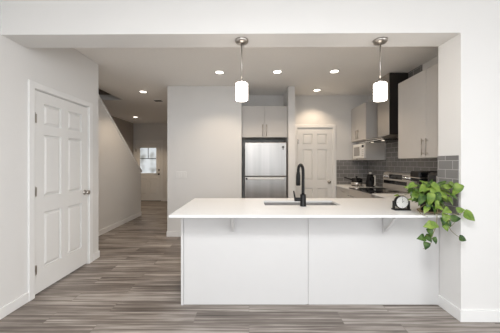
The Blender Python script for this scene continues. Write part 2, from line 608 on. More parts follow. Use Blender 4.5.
def casing(root, x0, x1, h, y_wall, depth):
    """jamb lining and face casing around the opening x0..x1 in local coordinates; wall face at y_wall"""
    cw = 0.058
    c = MB()
    c.box(x0 - cw, x0 + 0.006, y_wall - 0.017, y_wall, 0, h + cw, 0.005, 2)
    c.box(x1 - 0.006, x1 + cw, y_wall - 0.017, y_wall, 0, h + cw, 0.005, 2)
    c.box(x0, x1, y_wall - 0.017, y_wall, h - 0.006, h + cw, 0.005, 2)
    obj('casing', c, M['trim'], root, local=True)
    j = MB()
    j.box(x0, x0 + 0.012, y_wall, y_wall + depth, 0, h).box(x1 - 0.012, x1, y_wall, y_wall + depth, 0, h)
    j.box(x0, x1, y_wall, y_wall + depth, h - 0.010, h)
    # stop behind the leaf
    j.box(x0, x0 + 0.03, y_wall + 0.05, y_wall + depth, 0, h).box(x1 - 0.03, x1, y_wall + 0.05, y_wall + depth, 0, h).box(x0, x1, y_wall + 0.05, y_wall + depth, h - 0.03, h)
    obj('jamb', j, M['trim'], root, local=True)

# closet door on the left wall (faces +x)
d1 = struct_root('door_1', (XL, DL0, 0), R(90))
w1 = DL1 - DL0
casing(d1, 0, w1, DLH, 0.0, 0.12)
l1 = six_panel(d1, w1 - 0.032, DLH - 0.038, 0.022, 1, 0, M['door'])
l1.location = (0.016, 0.004, 0)
# pantry door (faces the camera)
d2 = struct_root('door_2', (PX0, YP, 0))
casing(d2, 0, PX1 - PX0, PH, 0.0, 0.12)
l2 = six_panel(d2, PX1 - PX0 - 0.030, PH - 0.026, 0.012, 1, 0, M['door'])
l2.location = (0.015, 0.004, 0)
# front door at the end of the hall
d3 = struct_root('door_3', (HX0, YH, 0))
casing(d3, 0, HX1 - HX0, HH, 0.0, 0.15)
l3 = six_panel(d3, HX1 - HX0 - 0.034, HH - 0.03, 0.016, 1, 0, M['door'], glass=True)
l3.location = (0.017, 0.004, 0)
obj('threshold', MB().box(0, HX1 - HX0, -0.02, 0.14, 0.0, 0.014), M['dark_steel'], d3, local=True)
# ---------------------------------------------------------------- kitchen peninsula
def grid_slab(xs, ys, keep, z0, z1):
    m = MB()
    bm = m.bm
    vt = {}
    def v(i, j, k):
        key = (i, j, k)
        if key not in vt: vt[key] = bm.verts.new((xs[i], ys[j], z1 if k else z0))
        return vt[key]
    cells = {(i, j) for i in range(len(xs) - 1) for j in range(len(ys) - 1) if keep(i, j)}
    for (i, j) in cells:
        bm.faces.new((v(i, j, 1), v(i + 1, j, 1), v(i + 1, j + 1, 1), v(i, j + 1, 1)))
        bm.faces.new((v(i, j, 0), v(i, j + 1, 0), v(i + 1, j + 1, 0), v(i + 1, j, 0)))
        for (di, dj, a, b) in ((-1, 0, (i, j), (i, j + 1)), (1, 0, (i + 1, j + 1), (i + 1, j)), (0, -1, (i + 1, j), (i, j)), (0, 1, (i, j + 1), (i + 1, j + 1))):
            if (i + di, j + dj) not in cells:
                bm.faces.new((v(*a, 0), v(*a, 1), v(*b, 1), v(*b, 0)))
    bmesh.ops.recalc_face_normals(bm, faces=bm.faces[:])
    return m

SX0, SX1, SY0, SY1b = 0.165, 0.965, 2.50, 2.80
YR0, YR1 = 3.47, 4.23
pen = thing('kitchen_peninsula', 'long white panelled kitchen peninsula base under the white counter', 'kitchen island', (0.57, 2.243, 0))
for (a, b) in ((-0.610, 0.543), (0.557, XR - 0.003)):
    obj('front_panel', MB().box(a, b, 2.246, 2.264, 0.004, ZCT - 0.021, 0.0015, 1), M['panel'], pen)
obj('end_panel', MB().box(-0.637, -0.613, 2.243, 2.90, 0.0, ZCT - 0.021, 0.0015, 1), M['panel'], pen)
obj('seam_strip', MB().box(0.5435, 0.5565, 2.254, 2.264, 0.004, ZCT - 0.021, 0.0005, 1), M['panel'], pen)
obj('carcass', MB().box(-0.612, XR - 0.003, 2.265, 2.885, 0.10, 0.118).box(-0.612, XR - 0.003, 2.35, 2.83, 0.0, 0.10), M['panel'], pen)
x = -0.61
for wd in (0.60, 0.85, 0.92):
    dr = obj('door', MB().box(x + 0.002, x + wd - 0.002, 2.885, 2.903, 0.12, ZCT - 0.024, 0.002, 1), M['cab'], pen)
    obj('handle', MB().cyl((x + wd - 0.05, 2.93, 0.60), 0.006, 0.18, 'z', 12).cyl((x + wd - 0.05, 2.903, 0.63), 0.004, 0.027, 'y', 8).cyl((x + wd - 0.05, 2.903, 0.75), 0.004, 0.027, 'y', 8), M['nickel'], dr)
    x += wd
def bracket(xc):
    b = MB().box(xc - 0.02, xc + 0.02, 2.232, 2.2425, 0.675, ZCT - 0.021)
    b.box(xc - 0.02, xc + 0.02, 2.06, 2.2425, ZCT - 0.031, ZCT - 0.021)
    b.prism([(2.2325, 0.69), (2.2325, 0.72), (2.09, ZCT - 0.031), (2.065, ZCT - 0.031)], 'x', xc - 0.010, xc + 0.010)
    obj('support_bracket', b, M['panel'], pen)
bracket(-0.145)
bracket(1.27)

ct = obj('countertop', grid_slab([-0.675, SX0, SX1, XR - 0.001, XK - 0.009], [YF, YB + 0.002, SY0, SY1b, 3.0, YR0 - 0.003],
         lambda i, j: not (i == 1 and j == 2) and not (i == 3 and j == 0) and not (i < 3 and j == 4), ZCT - 0.02, ZCT), M['quartz'])
tag(ct, 'white quartz counter slab on the peninsula with an undermount sink cutout', 'countertop')

# sink
sk = thing('kitchen_sink', 'rectangular stainless steel sink let into the white counter behind the black faucet', 'sink', ((SX0 + SX1) / 2, (SY0 + SY1b) / 2, ZCT - 0.021))
zt, zb = ZCT - 0.0205, ZCT - 0.22
obj('basin', MB().box(SX0 - 0.012, SX1 + 0.012, SY0 - 0.012, SY0 - 0.001, zb, zt).box(SX0 - 0.012, SX1 + 0.012, SY1b + 0.001, SY1b + 0.012, zb, zt)
    .box(SX0 - 0.012, SX0 - 0.001, SY0 - 0.001, SY1b + 0.001, zb, zt).box(SX1 + 0.001, SX1 + 0.012, SY0 - 0.001, SY1b + 0.001, zb, zt)
    .box(SX0 - 0.012, SX1 + 0.012, SY0 - 0.012, SY1b + 0.012, zb - 0.008, zb), M['sink'], sk)
obj('drain', MB().lathe([(0.045, 0), (0.045, 0.003), (0.03, 0.003), (0.025, 0.001), (0, 0.001)], (0.56, 2.66, zb), 'z', 24), M['chrome'], sk)

# faucet
FXc, FY = 0.553, 2.455
fc = thing('kitchen_faucet', 'matte black pull-down gooseneck faucet standing at the sink edge', 'faucet', (FXc, FY, ZCT))
obj('base', MB().lathe([(0.033, 0), (0.033, 0.004), (0.029, 0.008), (0.029, 0.115), (0.020, 0.122)], (FXc, FY, ZCT), 'z', 28), M['black'], fc)
pts = []
dirv = Vector((-0.16, 0.98, 0)).normalized()
zc0 = ZCT + 0.352
for i in range(6): pts.append((FXc, FY, ZCT + 0.11 + (zc0 - ZCT - 0.11) * i / 5))
ra = 0.068
for i in range(1, 13):
    a = PI * i / 12
    q = dirv * (ra - ra * math.cos(a))
    pts.append((FXc + q.x, FY + q.y, zc0 + ra * math.sin(a)))
end = Vector(pts[-1])
pts.append(tuple(end + Vector((0, 0, -0.03))))
obj('neck', MB().tube(pts, 0.0155, 16), M['black'], fc)
obj('spray_head', MB().lathe([(0.020, 0), (0.024, 0.004), (0.023, 0.11), (0.017, 0.145)], (end.x, end.y, end.z - 0.155), 'z', 24), M['black'], fc)
obj('lever', MB().cyl((FXc - 0.088, FY, ZCT + 0.068), 0.019, 0.063, 'x', 20, 0.003).tube([(FXc - 0.08, FY, ZCT + 0.07), (FXc - 0.088, FY, ZCT + 0.11), (FXc - 0.096, FY, ZCT + 0.155)], 0.0085, 10, 0.007), M['black'], fc)

# ---------------------------------------------------------------- fridge recess
fr = thing('refrigerator', 'tall stainless steel two-door refrigerator standing in the wall recess', 'refrigerator', (0.305, 4.7, 0))
fx0, fx1, fyf = -0.078, 0.684, 4.36
ztop, zsplit = 1.705, 1.083
obj('body', MB().box(fx0 + 0.008, fx1 - 0.008, fyf + 0.075, 4.92, 0.03, ztop - 0.01), M['fridge_side'], fr)
fz = obj('freezer_door', MB().box(fx0, fx1, fyf, fyf + 0.07, zsplit + 0.006, ztop, 0.010, 3), M['fridge'], fr)
fd = obj('fridge_door', MB().box(fx0, fx1, fyf, fyf + 0.07, 0.10, zsplit - 0.006, 0.010, 3), M['fridge'], fr)
obj('handle', MB().box(fx0 + 0.05, fx1 - 0.05, fyf - 0.018, fyf - 0.0005, zsplit - 0.055, zsplit - 0.022, 0.006, 2), M['satin'], fd)
obj('handle_cap', MB().box(fx0 + 0.022, fx0 + 0.0495, fyf - 0.016, fyf - 0.0005, zsplit - 0.055, zsplit - 0.022, 0.004, 2), M['black'], fd)
obj('badge', MB().cyl((fx1 - 0.065, fyf - 0.0005, ztop - 0.085), 0.024, 0.004, '-y', 20).box(fx1 - 0.073, fx1 - 0.057, fyf - 0.004, fyf - 0.0005, ztop - 0.135, ztop - 0.105), M['dark_steel'], fz)
obj('hinge_cover', MB().box(fx1 - 0.12, fx1 - 0.02, fyf + 0.01, fyf + 0.10, ztop - 0.0, ztop + 0.018, 0.004, 1), M['black'], fr)
obj('foot_grille', MB().box(fx0 + 0.01, fx1 - 0.01, fyf + 0.03, fyf + 0.074, 0.0, 0.095), M['black'], fr)

def bar_handle(x, y, z0, z1, face):
    """vertical bar on a door; face is the outward direction ('-y' or '-x')"""
    m = MB()
    d = 0.03
    if face == '-y':
        m.cyl((x, y - d, z0), 0.006, z1 - z0, 'z', 12)
        for z in (z0 + 0.025, z1 - 0.025): m.cyl((x, y, z), 0.004, d, '-y', 8)
    else:
        m.cyl((x - d, y, z0), 0.006, z1 - z0, 'z', 12)
        for z in (z0 + 0.025, z1 - 0.025): m.cyl((x, y, z), 0.004, d, '-x', 8)
    return m

oc = thing('wall_cabinet', 'light grey two-door cabinet above the refrigerator', 'cabinet', (0.29, 4.7, 1.80))
cz0, cz1, cy = 1.805, 2.385, 4.445
obj('carcass', MB().box(AX0 + 0.003, AX1 - 0.003, cy + 0.021, 4.93, cz0, cz1), M['cab'], oc)
for k, (a, b) in enumerate(((AX0 + 0.004, 0.287), (0.290, AX1 - 0.004))):
    d = obj('door', MB().box(a, b, cy, cy + 0.019, cz0 + 0.002, cz1 - 0.002, 0.002, 1), M['cab'], oc)
    obj('handle', bar_handle(0.255 if k == 0 else 0.322, cy, cz0 + 0.02, cz0 + 0.235, '-y'), M['nickel'], d)

# ---------------------------------------------------------------- right hand kitchen run
XU = 2.10
nc = thing('wall_cabinet', 'tall light grey wall cabinet with twin bar handles right beside the stub wall', 'cabinet', (2.27, 2.82, 1.39))
uy0, uy1, uz0, uz1 = 2.315, 3.38, 1.392, 2.445
obj('carcass', MB().box(XU + 0.021, XK - 0.009, uy0, uy1, uz0, uz1), M['cab'], nc)
sm = 2.847
for k, (a, b) in enumerate(((uy0, sm - 0.0015), (sm + 0.0015, uy1))):
    d = obj('door', MB().box(XU, XU + 0.019, a + 0.001, b, uz0, uz1, 0.002, 1), M['cab'], nc)
    obj('handle', bar_handle(XU, sm + (-0.035 if k == 0 else 0.035), uz0 + 0.03, uz0 + 0.23, '-x'), M['nickel'], d)

fcb = thing('wall_cabinet', 'far light grey cabinet in the corner above the white microwave', 'cabinet', (2.27, 4.6, 1.38))
gy0, gy1, gz0 = 4.31, YP - 0.01, 1.385
obj('carcass', MB().box(XU + 0.021, XK - 0.009, gy0 + 0.019, gy1, 1.76, uz1 - 0.02), M['cab'], fcb)
obj('side_panel', MB().box(XU, XK - 0.009, gy0, gy0 + 0.018, gz0, uz1 - 0.02, 0.001, 1), M['cab'], fcb)
obj('shelf', MB().box(XU, XK - 0.009, gy0 + 0.019, gy1, gz0, gz0 + 0.018), M['cab'], fcb)
for k, (a, b) in enumerate(((gy0 + 0.02, 4.617), (4.62, gy1))):
    d = obj('door', MB().box(XU, XU + 0.019, a, b, 1.762, uz1 - 0.02, 0.002, 1), M['cab'], fcb)
    obj('handle', bar_handle(XU, 4.618 + (-0.035 if k == 0 else 0.035), 1.79, 1.96, '-x'), M['nickel'], d)

mw = thing('microwave', 'small white microwave in the open shelf under the far cabinet', 'microwave', (2.28, 4.58, gz0 + 0.0185))
mx, my0, my1, mz0, mz1 = 2.09, 4.335, 4.80, gz0 + 0.03, gz0 + 0.30
obj('case', MB().box(mx + 0.012, 2.42, my0, my1, mz0, mz1, 0.006, 2), M['white_plastic'], mw)
dm = obj('door', MB().box(mx - 0.012, mx + 0.011, my0 + 0.115, my1, mz0, mz1, 0.004, 2), M['white_plastic'], mw)
obj('window', MB().box(mx - 0.0145, mx - 0.0125, my0 + 0.165, my1 - 0.05, mz0 + 0.05, mz1 - 0.05), mat('grey_door_glass', (0.35, 0.34, 0.33, 1), 0.15), dm)
obj('handle', MB().box(mx - 0.03, mx - 0.0125, my0 + 0.122, my0 + 0.14, mz0 + 0.03, mz1 - 0.03, 0.004, 2), M['white_plastic'], dm)
cpn = obj('control_panel', MB().box(mx - 0.010, mx + 0.011, my0, my0 + 0.113, mz0, mz1, 0.003, 2), M['white_plastic'], mw)
obj('display', MB().box(mx - 0.012, mx - 0.0105, my0 + 0.02, my0 + 0.093, mz1 - 0.07, mz1 - 0.025), M['gloss_black'], cpn)
for r_ in range(4):
    for c_ in range(3):
        obj('button', MB().box(mx - 0.012, mx - 0.0105, my0 + 0.024 + c_ * 0.024, my0 + 0.042 + c_ * 0.024, mz0 + 0.04 + r_ * 0.035, mz0 + 0.06 + r_ * 0.035), mat('grey_button', (0.55, 0.54, 0.53, 1)) if (r_, c_) == (0, 0) else bpy.data.materials['grey_button'], cpn)
for yy in (my0 + 0.04, my1 - 0.04):
    for xx in (mx + 0.05, 2.38):
        obj('foot', MB().cyl((xx, yy, gz0 + 0.0185), 0.012, 0.012, 'z', 10), M['black'], mw)

# hood
hc = 3.85
hd = thing('range_hood', 'stainless chimney range hood with a flat glass visor above the stove', 'range hood', (2.3, hc, 1.66))
obj('chimney', MB().box(2.15, XK - 0.010, hc - 0.165, hc + 0.165, 1.76, ZC - 0.002, 0.003, 1), M['steel'], hd)
obj('painted_reflection', MB().box(2.155, XK - 0.010, hc - 0.168, hc - 0.1655, 1.765, ZC - 0.004), M['dark_reflection'], hd)  # thin sheet that paints a dark reflection onto the chimney's near side
obj('hood_body', MB().prism([(1.99, 1.695), (2.43, 1.695), (2.43, 1.76), (2.12, 1.76), (1.99, 1.72)], 'y', hc - 0.24, hc + 0.24), M['steel'], hd)
gv = MB()
gp = []
for i in range(13):
    t_ = -1 + 2 * i / 12
    gp.append((1.90 + 0.06 * t_ * t_, hc + t_ * 0.38))
gp += [(2.43, hc + 0.38), (2.43, hc - 0.38)]
gv.prism(gp, 'z', 1.685, 1.694)
obj('glass_visor', gv, M['hood_glass'], hd)
obj('visor_rail', MB().box(1.93, 1.955, hc - 0.37, hc + 0.37, 1.672, 1.6845, 0.002, 1), M['chrome'], hd)
obj('filter', MB().box(2.03, 2.38, hc - 0.22, hc + 0.22, 1.676, 1.6845), M['dark_steel'], hd)
for yy in (-0.16, 0.16):
    hl = obj('hood_lamp', MB().cyl((2.06, hc + yy, 1.671), 0.022, 0.0045, 'z', 20), M['hood_led'], hd)

# range
rg = thing('kitchen_range', 'stainless electric range with black glass cooktop and knobs along its backguard', 'stove', (2.08, hc, 0))
RX0, RXB, RTZ = 1.765, 2.435, ZCT + 0.008
obj('body', MB().box(RX0 + 0.03, RXB, YR0 + 0.002, YR1 - 0.002, 0.06, RTZ - 0.014), M['range_steel'], rg)
obj('cooktop', MB().box(RX0 - 0.01, 2.355, YR0, YR1, RTZ - 0.013, RTZ, 0.003, 2), M['gloss_black'], rg)
for (bx, by, br_) in ((1.93, hc - 0.19, 0.105), (1.93, hc + 0.19, 0.085), (2.20, hc - 0.19, 0.085), (2.20, hc + 0.19, 0.105)):
    obj('burner_ring', MB().lathe([(br_, 0), (br_, 0.0006), (br_ - 0.004, 0.0006), (br_ - 0.004, 0)], (bx, by, RTZ), 'z', 36), mat('burner_print', (0.12, 0.12, 0.12, 1), 0.3) if bx == 1.93 and by < hc else bpy.data.materials['burner_print'], rg)
od = obj('oven_door', MB().box(RX0, RX0 + 0.029, YR0 + 0.004, YR1 - 0.004, 0.27, RTZ - 0.06, 0.004, 2), M['range_steel'], rg)
obj('oven_window', MB().box(RX0 - 0.003, RX0 - 0.0005, YR0 + 0.12, YR1 - 0.12, 0.42, 0.66), M['gloss_black'], od)
obj('oven_handle', MB().cyl((RX0 - 0.045, YR0 + 0.05, 0.765), 0.011, YR1 - YR0 - 0.10, 'y', 16).cyl((RX0, YR0 + 0.09, 0.765), 0.008, 0.045, '-x', 10).cyl((RX0, YR1 - 0.09, 0.765), 0.008, 0.045, '-x', 10), M['chrome'], od)
obj('top_trim', MB().box(RX0 - 0.002, RX0 + 0.029, YR0 + 0.002, YR1 - 0.002, RTZ - 0.058, RTZ - 0.0135, 0.003, 1), M['range_steel'], rg)
obj('drawer', MB().box(RX0 + 0.002, RX0 + 0.029, YR0 + 0.004, YR1 - 0.004, 0.075, 0.262, 0.004, 2), M['range_steel'], rg)
for yy in (YR0 + 0.05, YR1 - 0.05):
    for xx in (RX0 + 0.08, RXB - 0.06):
        obj('foot', MB().cyl((xx, yy, 0), 0.018, 0.06, 'z', 12), M['black'], rg)
bgd = obj('backguard', MB().prism([(2.356, RTZ - 0.005), (RXB, RTZ - 0.005), (RXB, 1.175), (2.395, 1.175), (2.372, 1.155), (2.36, 1.03)], 'y', YR0 + 0.002, YR1 - 0.002), M['range_steel'], rg)
obj('display', MB().box(2.361, 2.3665, hc - 0.14, hc + 0.19, 1.07, 1.145), M['gloss_black'], bgd)
obj('vent_strip', MB().box(2.3535, 2.3592, YR0 + 0.12, YR1 - 0.03, 0.985, 1.042), M['gloss_black'], bgd)
for ky in (YR0 + 0.05, YR0 + 0.115, YR0 + 0.18, YR1 - 0.14, YR1 - 0.06):
    obj('control_knob', MB().lathe([(0.026, 0), (0.026, 0.008), (0.020, 0.012), (0.018, 0.032), (0.0, 0.034)], (2.364, ky, 1.105), '-x', 20), M['chrome'], bgd)

# base cabinet and counter in the far corner
fb = thing('base_cabinet', 'light grey drawer base cabinet in the far corner beside the pantry door', 'cabinet', (2.1, 4.58, 0))
obj('carcass', MB().box(1.815, XK - 0.009, YR1 + 0.004, YP - 0.009, 0.10, ZCT - 0.0305).box(1.86, XK - 0.01, YR1 + 0.004, YP - 0.009, 0, 0.0995), M['cab'], fb)
for (a, b) in ((0.12, 0.39), (0.393, 0.66), (0.663, ZCT - 0.032)):
    d = obj('drawer_front', MB().box(1.795, 1.8145, YR1 + 0.006, YP - 0.016, a, b, 0.002, 1), M['cab'], fb)
    obj('handle', MB().cyl((1.765, 4.47, (a + b) / 2 + 0.03), 0.006, 0.22, 'y', 12).cyl((1.795, 4.50, (a + b) / 2 + 0.03), 0.004, 0.03, '-x', 8).cyl((1.795, 4.66, (a + b) / 2 + 0.03), 0.004, 0.03, '-x', 8), M['nickel'], d)
c2 = obj('countertop', MB().box(1.77, XK - 0.009, YR1 + 0.003, YP - 0.009, ZCT - 0.03, ZCT, 0.002, 1), M['quartz'])
tag(c2, 'short white counter slab in the far corner carrying the black pot', 'countertop')

nb = thing('base_cabinet', 'light grey corner base cabinet under the counter between peninsula and stove', 'cabinet', (2.1, 2.9, 0))
obj('carcass', MB().box(1.835, XK - 0.01, YB + 0.01, YR0 - 0.006, 0.10, ZCT - 0.0215).box(1.88, XK - 0.01, YB + 0.01, YR0 - 0.006, 0, 0.0995), M['cab'], nb)
obj('door', MB().box(1.812, 1.8345, 2.95, YR0 - 0.008, 0.12, ZCT - 0.024, 0.002, 1), M['cab'], nb)

# things on the far counter and the near counter
pt = thing('stock_pot', 'black lidded pot with a steel side on the far corner counter', 'pot', (2.05, 4.57, ZCT))
px, py = 2.05, 4.57
pb = obj('pot_body', MB().lathe([(0.0, 0.001), (0.085, 0.001), (0.095, 0.01), (0.10, 0.13), (0.095, 0.13), (0.088, 0.012), (0.0, 0.012)], (px, py, ZCT), 'z', 32), M['black'], pt)
obj('steel_band', MB().lathe([(0.0985, 0.02), (0.1000, 0.022), (0.1025, 0.075), (0.1005, 0.077)], (px, py, ZCT), 'z', 32), M['nickel'], pt)
ld = obj('lid', MB().lathe([(0.103, 0.131), (0.103, 0.137), (0.06, 0.155), (0.0, 0.16)], (px, py, ZCT), 'z', 32), M['black'], pt)
obj('lid_knob', MB().lathe([(0.012, 0.158), (0.012, 0.17), (0.022, 0.178), (0.020, 0.19), (0, 0.193)], (px, py, ZCT), 'z', 20), M['black'], ld)
obj('handle', MB().tube([(px - 0.09, py - 0.01, ZCT + 0.12), (px - 0.14, py + 0.03, ZCT + 0.14), (px - 0.20, py + 0.09, ZCT + 0.165)], 0.011, 10), M['black'], pt)
obj('handle', MB().tube([(px - 0.05, py - 0.085, ZCT + 0.11), (px - 0.04, py - 0.125, ZCT + 0.118), (px + 0.02, py - 0.125, ZCT + 0.118), (px + 0.04, py - 0.09, ZCT + 0.11)], 0.008, 10), M['black'], pt)

kx_, ky_ = 2.245, 4.44
kt = thing('kettle', 'tall black kettle with a bright steel handle beside the black pot', 'kettle', (kx_, ky_, ZCT))
kb = obj('kettle_body', MB().lathe([(0.0, 0.001), (0.072, 0.001), (0.076, 0.01), (0.070, 0.12), (0.058, 0.205), (0.056, 0.21), (0, 0.21)], (kx_, ky_, ZCT), 'z', 28), M['black'], kt)
obj('lid', MB().lathe([(0.057, 0.211), (0.052, 0.226), (0.0, 0.232)], (kx_, ky_, ZCT), 'z', 28), M['black'], kt)
obj('lid_knob', MB().lathe([(0.016, 0.2325), (0.024, 0.245), (0.022, 0.265), (0, 0.27)], (kx_ - 0.0, ky_, ZCT), 'z', 18), M['satin'], kt)
obj('handle', MB().tube([(kx_ + 0.03, ky_ - 0.055, ZCT + 0.20), (kx_ + 0.035, ky_ - 0.095, ZCT + 0.205), (kx_ + 0.035, ky_ - 0.10, ZCT + 0.17), (kx_ + 0.035, ky_ - 0.10, ZCT + 0.05), (kx_ + 0.03, ky_ - 0.068, ZCT + 0.03)], 0.012, 10), M['satin'], kt)
obj('spout', MB().tube([(kx_ - 0.03, ky_ - 0.05, ZCT + 0.12), (kx_ - 0.05, ky_ - 0.085, ZCT + 0.18), (kx_ - 0.055, ky_ - 0.1, ZCT + 0.195)], 0.016, 12, 0.009), M['black'], kt)

ax, ay = 2.16, 2.93
cm = thing('coffee_maker', 'black pod coffee maker with a grey band on the counter behind the plant', 'coffee maker', (ax, ay, ZCT))
obj('body', MB().box(ax - 0.02, ax + 0.16, ay - 0.11, ay + 0.11, ZCT + 0.001, ZCT + 0.345, 0.02, 3), M['gloss_black'], cm)
obj('brew_head', MB().box(ax - 0.14, ax - 0.0205, ay - 0.09, ay + 0.09, ZCT + 0.21, ZCT + 0.34, 0.02, 3), M['gloss_black'], cm)
obj('trim_band', MB().box(ax - 0.143, ax - 0.022, ay - 0.093, ay + 0.093, ZCT + 0.255, ZCT + 0.268, 0.003, 1), M['nickel'], cm)
obj('drip_tray', MB().box(ax - 0.13, ax - 0.0205, ay - 0.085, ay + 0.085, ZCT + 0.001, ZCT + 0.035, 0.006, 2), M['black'], cm)

tx, ty = 2.16, 2.64
ts = thing('air_fryer', 'upright black kitchen appliance with a bright vertical strip beside the tiled stub wall', 'kitchen appliance', (tx, ty, ZCT))
obj('body', MB().box(tx - 0.13, tx + 0.13, ty - 0.11, ty + 0.11, ZCT + 0.012, ZCT + 0.335, 0.035, 3), M['gloss_black'], ts)
bk = obj('basket_front', MB().box(tx - 0.142, tx - 0.1305, ty - 0.085, ty + 0.085, ZCT + 0.05, ZCT + 0.20, 0.005, 2), M['black'], ts)
obj('handle', MB().box(tx - 0.19, tx - 0.1425, ty - 0.018, ty + 0.018, ZCT + 0.11, ZCT + 0.15, 0.008, 2), M['black'], bk)
obj('side_strip', MB().box(tx - 0.134, tx - 0.1305, ty - 0.062, ty - 0.045, ZCT + 0.215, ZCT + 0.30, 0.001, 1), M['chrome'], ts)
for sx in (-0.09, 0.09):
    for sy in (-0.07, 0.07):
        obj('foot', MB().cyl((tx + sx, ty + sy, ZCT), 0.012, 0.0125, 'z', 10), M['black'], ts)

# ---------------------------------------------------------------- desk clock
kx, ky = 1.426, 2.25
ck = thing('desk_clock', 'small round white-faced clock in a black stand on the counter beside the plant', 'clock', (kx, ky, ZCT))
zc = ZCT + 0.074
ry = ky
cs = obj('clock_case', MB().lathe([(0.056, 0), (0.060, 0.004), (0.060, 0.037), (0.0565, 0.040), (0.0555, 0.035), (0, 0.035)], (kx, ry + 0.02, zc), '-y', 40), M['black'], ck)
obj('dial', MB().cyl((kx, ry - 0.0155, zc), 0.0545, 0.002, '-y', 40), M['white_plastic'], cs)
for (u0, u1, w0, w1) in ((-0.0012, 0.0012, 0.040, 0.049), (-0.0012, 0.0012, -0.049, -0.040), (-0.049, -0.040, -0.0012, 0.0012), (0.040, 0.049, -0.0012, 0.0012)):
    obj('hour_mark', MB().box(kx + u0, kx + u1, ry - 0.0185, ry - 0.0177, zc + w0, zc + w1), M['black'], cs)
obj('clock_hand', MB().box(kx - 0.0014, kx + 0.0014, ry - 0.0195, ry - 0.0187, zc - 0.004, zc + 0.034), M['black'], cs)
obj('clock_hand', MB().tube([(kx - 0.003, ry - 0.0205, zc - 0.002), (kx + 0.015, ry - 0.0205, zc + 0.014)], 0.0013, 6), M['black'], cs)
st_ = MB().box(kx - 0.075, kx + 0.075, ry - 0.032, ry + 0.032, ZCT + 0.0005, ZCT + 0.011, 0.002, 1)
for s in (-1, 1):
    st_.prism([(kx + s * 0.068 - 0.006, ZCT + 0.010), (kx + s * 0.068 + 0.006, ZCT + 0.010), (kx + s * 0.068 + 0.005, ZCT + 0.085), (kx + s * 0.068 - 0.005, ZCT + 0.085)], 'y', ry - 0.014, ry + 0.014)
obj('stand', st_, M['black'], ck)

# ---------------------------------------------------------------- pendants, downlights, switch, vent
PYc = 2.145
def make_pendant(xc):
    z = ZBEAM
    p = thing('pendant_light', 'left pendant lamp with a white glass cylinder under the header', 'pendant lamp', (xc, PYc, z), 'pendants over the peninsula')
    obj('canopy', MB().lathe([(0.060, 0), (0.060, -0.012), (0.052, -0.024), (0.018, -0.034), (0.0, -0.036)], (xc, PYc, z - 0.0003), 'z', 32), M['nickel'], p)
    obj('rod', MB().cyl((xc, PYc, 2.0726), 0.0055, z - 0.03 - 2.0726, 'z', 12), M['nickel'], p)
    obj('socket_cap', MB().lathe([(0.026, 0), (0.026, 0.02), (0.010, 0.03)], (xc, PYc, 2.0425), 'z', 24), M['nickel'], p)
    obj('glass_shade', MB().lathe([(0.0, 1.890), (0.049, 1.890), (0.0535, 1.895), (0.0535, 2.036), (0.049, 2.041), (0.0, 2.042)], (xc, PYc, 0), 'z', 36), M['shade'], p)
    return p
pd = make_pendant(-0.065)
pd2 = dup(pd, (1.172, PYc, ZBEAM), 'right pendant lamp with a white glass cylinder in front of the range hood')

def make_downlight(x, y, label):
    d = thing('recessed_light', label, 'ceiling light', (x, y, ZC), 'recessed ceiling lights')
    obj('trim_ring', MB().lathe([(0.078, 0), (0.078, -0.003), (0.070, -0.007), (0.060, -0.007), (0.060, 0)], (x, y, ZC - 0.0002), 'z', 36), M['trim'], d)
    obj('lens', MB().cyl((x, y, ZC - 0.005), 0.0595, 0.0045, 'z', 32), M['lamp'], d)
    return d
spots = [(-0.45, 3.67, 'lit recessed ceiling light left of the first pendant in the kitchen ceiling'),
         (0.43, 3.65, 'lit recessed ceiling light midway between the two pendants'),
         (1.29, 3.63, 'lit recessed ceiling light just left of the second pendant'),
         (1.295, 4.57, 'lit recessed ceiling light in front of the pantry door'),
         (-2.06, 4.67, 'lit recessed ceiling light at the near end of the hall by the stairs'),
         (-3.43, 7.25, 'lit recessed ceiling light deep in the hall near the front door')]
dl = make_downlight(*spots[0])
dls = [dl] + [dup(dl, (s[0], s[1], ZC), s[2]) for s in spots[1:]]
for k_, d in enumerate(dls):
    sd = bpy.data.lights.new('downlight_bulb', 'SPOT')
    sd.energy = DOWNLIGHT_W * (2.5 if k_ < 4 else 3.0 if k_ == 4 else 6.0)
    sd.spot_size = R(118)
    sd.spot_blend = 0.6
    sd.color = (1.0, 0.79, 0.57)
    sd.shadow_soft_size = 0.055
    so = bpy.data.objects.new('downlight_bulb', sd)
    COL.objects.link(so)
    so.parent = d
    so.location = (0, 0, -0.012)

sw = thing('light_switch', 'white three-gang switch plate on the wall beside the hall', 'light switch', (-1.23, YW, 1.12))
swx, swz = -1.228, 1.118
obj('plate', MB().box(swx - 0.095, swx + 0.095, YW - 0.006, YW - 0.0003, swz - 0.058, swz + 0.058, 0.002, 2), M['white_plastic'], sw)
for k in (-1, 0, 1):
    obj('rocker', MB().box(swx + k * 0.046 - 0.016, swx + k * 0.046 + 0.016, YW - 0.009, YW - 0.0062, swz - 0.033, swz + 0.033, 0.001, 1), M['white_plastic'], sw)

vt = thing('ceiling_vent', 'small ceiling air vent in the hall ceiling beyond the first light', 'vent', (-2.02, 5.34, ZC))
vf = obj('frame', MB().box(-2.11, -1.93, 5.27, 5.41, ZC - 0.008, ZC - 0.0003, 0.002, 1), M['trim'], vt)
for k in range(5):
    obj('slat', MB().box(-2.10, -1.94, 5.285 + k * 0.024, 5.299 + k * 0.024, ZC - 0.011, ZC - 0.0082), M['dark_gap'], vt)

